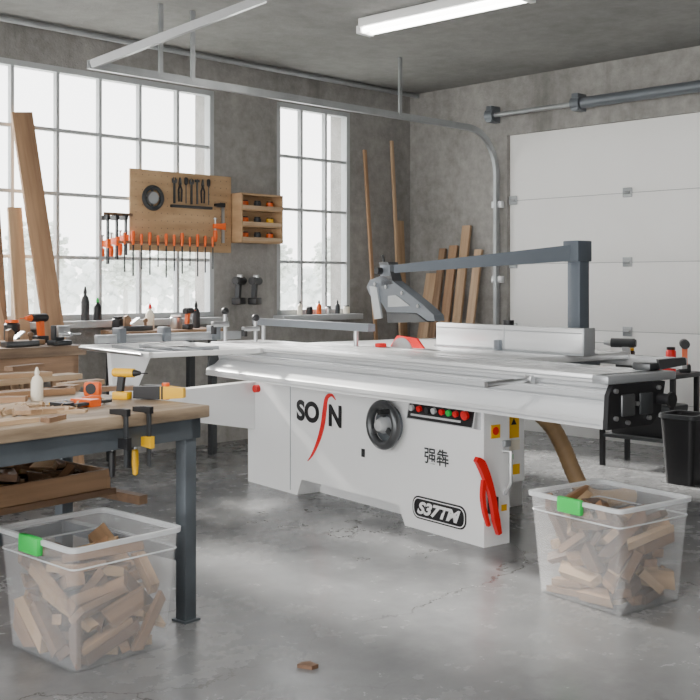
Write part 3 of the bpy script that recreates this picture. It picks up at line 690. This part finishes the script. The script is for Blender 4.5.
for i in range(12):
    x=rx0+.04+(rx1-rx0-.08)*i/11
    chisel('orange-handled chisel hanging in the rail across the plywood tool board',TM(FR,(x,-.084,rz_-.02)),'chisels in the tool board rail',s=cs[i][0],bl=cs[i][1])
rt=thing('cable_reel','round dark reel hanging at the top left of the tool board','reel',TM(FR,(hit(FR,152,198,1,-.03).x,-.024,hit(FR,152,198,1,-.03).z)))
MB().tube([(.08*math.cos(2*math.pi*k/28),-.02,.08*math.sin(2*math.pi*k/28)) for k in range(28)],.017,8,closed=True).build('ring',dark,rt)
MB().lathe([(0,-.03),(.045,-.03),(.05,-.002),(0,-.002)],(0,0,0),'y').build('hub',alum,rt)
MB().box((-.075,-.014,-.008),(.075,-.006,.008)).box((-.008,-.014,-.075),(.008,-.006,.075)).build('spokes',gunm,rt)
v0=hit(FR,174,183,1,-.03);v1=hit(FR,208,183,1,-.03)
mix=['wrench','pliers','screwdriver','wrench','square','pliers','screwdriver']
ml=['first dark wrench from left in the top row of the tool board','black-handled pliers beside the first wrench on the tool board','black-handled screwdriver between pliers and second wrench on the tool board','second dark wrench in the top row of the tool board','small steel square in the top row of the tool board','dark pliers right of the steel square on the tool board','rightmost black screwdriver in the top row of the tool board']
for i,k in enumerate(mix):
    x=v0.x+(v1.x-v0.x)*i/6;w=thing(k,ml[i],k,TM(FR,(x,-.033,v0.z)))
    if k=='wrench':
        MB().box((-.009,-.006,-.155),(.009,.003,.0),.002).build('handle',dark,w)
        MB().prism([(-.018,.0),(.018,.0),(.021,.03),(.008,.042),(.008,.02),(-.008,.02),(-.008,.042),(-.021,.03)],'xz',-.007,.003).build('head',gunm,w)
    elif k=='pliers':
        for s in (-1,1): MB().tube([(0,-.002+.004*s,.0),(s*.016,-.002,-.05),(s*.012,-.002,-.14)],.007,8).build('handle',black,w)
        MB().prism([(-.014,-.01),(.014,-.01),(.004,.045),(-.004,.045)],'xz',-.007,.003).build('jaws',gunm,w)
    elif k=='screwdriver':
        MB().lathe([(.005,-.01),(.013,0),(.014,.04),(.009,.05),(0,.052)],(0,-.004,0),'z',10).build('handle',black,w)
        MB().cyl((0,-.004,-.15),(0,-.004,-.01),.004,seg=8).build('shaft',gunm,w)
    else:
        MB().box((-.007,-.005,-.15),(.007,.003,.035),.001).build('blade',gunm,w);MB().box((-.02,-.008,.02),(.02,.004,.04),.002).build('stock',dark,w)
MB().box((v0.x-.03,-.05,v0.z-.185),(v1.x+.03,-.0225,v0.z-.165)).build('shelf_rail',dark,pg)
HANG=Matrix.Rotation(rad(90),4,'Y')
v=hit(FR,224,205,1,-.05);f_clamp('orange bar clamp hanging at the right edge of the tool board',TM(FR,(v.x,-.037,v.z))@HANG,L=.30,k=1.3)
zb=hit(FR,112,214,1,-.03).z
MB().box((hit(FR,104,0,1,-.03).x,-.03,zb-.01),(px0+.02,-.0225,zb+.012),.002).build('side_batten',wdA[2],pg)
for i,px in enumerate((108,117,126)):
    v=hit(FR,px,217,1,-.05);f_clamp(['leftmost orange clamp hanging beside the tool board','second orange clamp from the left hanging beside the tool board','orange clamp hanging against the left edge of the tool board'][i],TM(FR,(v.x,-.047,v.z))@HANG@Matrix.Rotation(rad(90),4,'X'),L=.34-.03*i,k=1.4,bm_=dark)
# cubby shelf
a=hit(FR,237,193,1,-.14);c=hit(FR,283,243,1,-.14);cz0,cz1=hit(FR,260,243,1,-.14).z,hit(FR,260,194,1,-.14).z
cx0,cx1=max(a.x,px1+.01),c.x
cb=thing('wall_shelf','small plywood cubby shelf on the concrete between the windows','shelf',R0)
m=MB();m.box((cx0,-.14,cz0),(cx0+.015,-.001,cz1)).box((cx1-.015,-.14,cz0),(cx1,-.001,cz1)).box((cx0,-.14,cz1-.015),(cx1,-.001,cz1)).box((cx0,-.14,cz0),(cx1,-.001,cz0+.015)).box((cx0,-.012,cz0),(cx1,-.001,cz1))
m.build('case',ply,cb)
lv=[cz0+.015]
for k in (1,2):
    z=cz0+(cz1-cz0)*k/3;MB().box((cx0+.015,-.14,z-.006),(cx1-.015,-.012,z+.006)).build('shelf_board',ply,cb);lv.append(z+.006)
nm=['bottom','middle','top']
for k,z in enumerate(lv):
    MB().box((cx0+.015,-.142,z),(cx1-.015,-.134,z+.03)).build('lip',wdA[1],cb)
    for i,(fx2,m_) in enumerate(((.2,orange),(.5,dark),(.8,orange if k!=1 else yellow))):
        x=cx0+(cx1-cx0)*fx2
        jar('%s jar on the %s tier of the cubby shelf, %s'%('dark' if m_ is dark else ('yellow' if m_ is yellow else 'orange'),nm[k],('left','centre','right')[i]),TM(FR,(x,-.075,z)),m_,.075,.03)
for i,px in enumerate((240,256)):
    v=hit(FR,px,297,1,-.06)
    d_=drill(['black power drill hanging left below the cubby shelf','black power drill hanging right below the cubby shelf'][i],TM(FR,(v.x,-.06,v.z-.06),(0,0,30)),black,dark)
    MB().box((-.02,-.02,.19),(.02,.02,.24),.003).build('hook',steel,d_)
# ---------------------------------------------------------------- leaning boards
def lean(base,top,w,t,m,label,Fr=FR,wdir=(1,0,0),group=None):
    b0=Vector(base);t0=Vector(top);z=(t0-b0).normalized();x=Vector(wdir);x=(x-z*x.dot(z)).normalized();y=z.cross(x)
    Mx=Matrix((x,y,z)).transposed().to_4x4();Mx.translation=b0
    L_=(t0-b0).length;low=abs(x.z)*w/2+abs(y.z)*t/2
    Mx=Matrix.Translation((0,0,low+.001))@Mx
    o=MB().box((-w/2,-t/2,0),(w/2,t/2,L_),.002).build('leaning_board',m,None,TM(Fr,(0,0,0))@Mx)
    return tag(o,label,'board',group)
tp=hit(FR,21,114,1,-.06);lean((tp.x+.28,-.27,0),(tp.x,-.065,tp.z),.15,.028,wdZ[0],'tallest wide brown board leaning at far left against the large window')
tp=hit(FR,14,205,1,-.06);lean((tp.x+.06,-.20,0),(tp.x,-.065,tp.z-.02),.10,.022,wdZ[3],'shorter brown board leaning left of the tallest one by the window')
tp=hit(FR,-2,205,1,-.06);lean((tp.x-.02,-.25,0),(tp.x-.05,-.05,tp.z),.12,.03,wdZ[2],'dark board leaning at the very left edge by the large window')
tp=hit(FR,0,262,1,-.26);lean((tp.x+.22,-.30,0),(tp.x-.12,-.27,tp.z+.1),.05,.02,wdZ[1],'thin pale strip leaning across the boards at the far left')
for px,py,w,t_,m,lab,by in ((365,150,.035,.02,0,'thin tall timber leaning beside the narrow window',-.24),(392,141,.035,.02,1,'tall thin batten leaning near the corner of the walls',-.20),(400,221,.09,.025,3,'wide mid-height board leaning in the corner of the walls',-.12)):
    tp=hit(FR,px,py,1,-.04);lean((tp.x,by,0),(tp.x,-.035,tp.z),w,t_,wdZ[m],lab)
for px,py,w,m,lab in ((431,274,.12,1,'short wide pale board, leftmost by the garage wall'),(442,249,.07,2,'dark brown board leaning second by the garage wall'),(453,246,.09,0,'reddish board leaning third by the garage wall'),(466,226,.09,3,'tall narrow board leaning nearest the garage door track'),(478,250,.08,1,'pale board leaning beside the garage door track')):
    tp=hit(FR,px,py,0,-.05);lean((-.33,tp.y,0),(-.035,tp.y,tp.z),w,.028,wdZ[m],lab,wdir=(0,1,0))
# ---------------------------------------------------------------- right-hand stand
Ms=Matrix.Translation((2.06,7.30,0))@Matrix.Rotation(rad(-45),4,'Z')
sd=thing('tool_stand','black metal stand at right behind the saw carrying clamps','stand',Ms)
MB().box((-.3,-.2,.63),(.3,.2,.66),.004).build('stand_top',dark,sd)
for x in (-.28,.25):
    for y in (-.18,.15): MB().box((x,y,0),(x+.03,y+.03,.63)).build('leg',black,sd)
MB().box((-.28,-.18,.2),(.28,.18,.22)).build('shelf',dark,sd)
tb=thing('toolbox','black toolbox on the lower shelf of the stand at right','toolbox',Ms@Matrix.Translation((0,0,.2205)))
MB().box((-.22,-.13,0),(.22,.13,.17),.012).build('body',black,tb);MB().box((-.225,-.135,.17),(.225,.135,.22),.015).build('lid',dark,tb)
MB().tube([(-.08,0,.22),(-.08,0,.26),(.08,0,.26),(.08,0,.22)],.008).build('handle',steel,tb)
for i,(x,y,rz,c_,lab) in enumerate(((-.16,.03,8,orange,'orange bar clamp lying on the black stand at right'),(.0,-.16,5,red,'red bar clamp lying on the black stand at right'))):
    f_clamp(lab,Ms@Matrix.Translation((x,y,.673))@Euler((rad(90),0,rad(rz))).to_matrix().to_4x4(),L=.20,cm=c_)
drill('black and orange cordless drill standing on the black stand at right',Ms@Matrix.Translation((.22,.08,.66))@Matrix.Rotation(rad(120),4,'Z'),black,orange)
drill('grey cordless drill standing on the black stand at right',Ms@Matrix.Translation((-.15,-.11,.66))@Matrix.Rotation(rad(200),4,'Z'),dark,steel)
jar('yellow-lidded black can on the black stand at right',Ms@Matrix.Translation((-.24,.15,.66)),black,.14,.04,yellow,name='can')
jar('red can with black lid on the black stand at right',Ms@Matrix.Translation((.08,.155,.66)),red,.16,.035,black,name='can')
tr_=thing('trash_bin','black plastic waste bin standing on the floor at far right behind the saw','waste bin',Matrix.Translation((2.12,6.70,0))@Matrix.Rotation(rad(-45),4,'Z'))
MB().loft([rrect(.18,.20,.03,0),rrect(.24,.25,.04,.43),rrect(.228,.238,.035,.43),rrect(.168,.188,.025,.01)]).build('body',black,tr_)
MB().loft([rrect(.242,.252,.04,.41),rrect(.26,.27,.045,.415),rrect(.26,.27,.045,.44),rrect(.23,.24,.035,.44)],closed=True).build('rim',dark,tr_)
v=hit(FW,297,668,2,0)
tag(MB().prism([(0,0),(.05,-.02),(.07,.0),(.04,.03),(.01,.02)],'xy',0.0,.012).build('wood_chip',scrapm[2],None,Matrix.Translation((v.x,v.y,.0005))),'small dark wood chip lying on the concrete floor','wood chip')
# ---------------------------------------------------------------- outside
og=mat('outside_ground_mat',(.62,.64,.6),.9,0,.1,1)
struct('ground',MB().box((-60,.4,-.4),(20,90,-.2)),og,R0)
treem=mat('haze_glow_leaves',(.46,.49,.45),.9,0,.25,3,emit=1.2)  # distant haze is put into the leaves as emission
hedgem=mat('haze_glow_hedge',(.52,.55,.53),.9,0,.2,1,emit=1.5)  # shrubs glow to imitate pale haze
trunkm=mat('haze_glow_bark',(.40,.40,.38),.9,0,.2,3,emit=1.1)  # same painted haze glow on the trunks
cr=MB()
for i in range(420):
    while 1:
        p=Vector([random.uniform(-1,1) for _ in range(3)])
        if p.length<1: break
    p=p*(.7+.3*random.random());cr.ball((p.x*1.45,p.y*1.45,2.5+p.z*1.6),random.uniform(.07,.2),1,(1,1,.7))
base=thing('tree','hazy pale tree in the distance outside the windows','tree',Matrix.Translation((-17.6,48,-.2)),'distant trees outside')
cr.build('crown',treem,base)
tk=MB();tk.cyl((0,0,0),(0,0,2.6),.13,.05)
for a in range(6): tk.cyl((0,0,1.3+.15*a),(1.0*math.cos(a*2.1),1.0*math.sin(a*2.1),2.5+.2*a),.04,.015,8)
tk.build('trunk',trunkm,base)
for i in range(5):
    s=random.uniform(.85,1.2)
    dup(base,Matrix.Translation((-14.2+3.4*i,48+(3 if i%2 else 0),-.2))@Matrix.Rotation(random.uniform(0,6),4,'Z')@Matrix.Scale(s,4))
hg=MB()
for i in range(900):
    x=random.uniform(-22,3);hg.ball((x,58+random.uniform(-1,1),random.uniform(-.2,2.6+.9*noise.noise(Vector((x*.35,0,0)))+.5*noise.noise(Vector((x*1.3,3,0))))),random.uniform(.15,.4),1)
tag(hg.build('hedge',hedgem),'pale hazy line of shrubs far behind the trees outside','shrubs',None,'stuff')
# ---------------------------------------------------------------- light, world, camera
w=bpy.data.worlds.new('World');bpy.context.scene.world=w;w.use_nodes=True;nt=w.node_tree;bg=nt.nodes['Background']
tc=nt.nodes.new('ShaderNodeTexCoord');sx=nt.nodes.new('ShaderNodeSeparateXYZ');r=nt.nodes.new('ShaderNodeValToRGB')
nt.links.new(tc.outputs['Generated'],sx.inputs[0]);nt.links.new(sx.outputs['Z'],r.inputs['Fac']);nt.links.new(r.outputs[0],bg.inputs[0])
r.color_ramp.elements[0].position=0;r.color_ramp.elements[0].color=(.98,.965,.94,1);r.color_ramp.elements[1].position=.6;r.color_ramp.elements[1].color=(.93,.96,1,1)
bg.inputs[1].default_value=6.4
sl=bpy.data.lights.new('sun','SUN');sl.energy=24;sl.angle=rad(6);sl.color=(1,.96,.89);so=bpy.data.objects.new('sun',sl);COL.objects.link(so)
dirv=Vector((.62,-.62,-.50)).normalized();so.rotation_euler=dirv.to_track_quat('-Z','Y').to_euler()
for (x,y,e) in ((-5.5,-4.5,60),(-8.2,-7.5,90)):  # unseen area lights added as soft fill for the foreground
    al=bpy.data.lights.new('fill_light','AREA');al.shape='RECTANGLE';al.size=1.6;al.size_y=.4;al.energy=e;al.color=(1,.97,.92)
    ao=bpy.data.objects.new('fill_light',al);COL.objects.link(ao);ao.matrix_world=TM(FR,(x,y,2.95))
cam=bpy.data.cameras.new('camera');co=bpy.data.objects.new('camera',cam);COL.objects.link(co)
co.location=(0,0,CH);co.rotation_euler=(rad(90),0,0);cam.sensor_width=36;cam.lens=FPX/700*36;cam.shift_y=-(350-HZ)/700;cam.clip_end=300
bpy.context.scene.camera=co
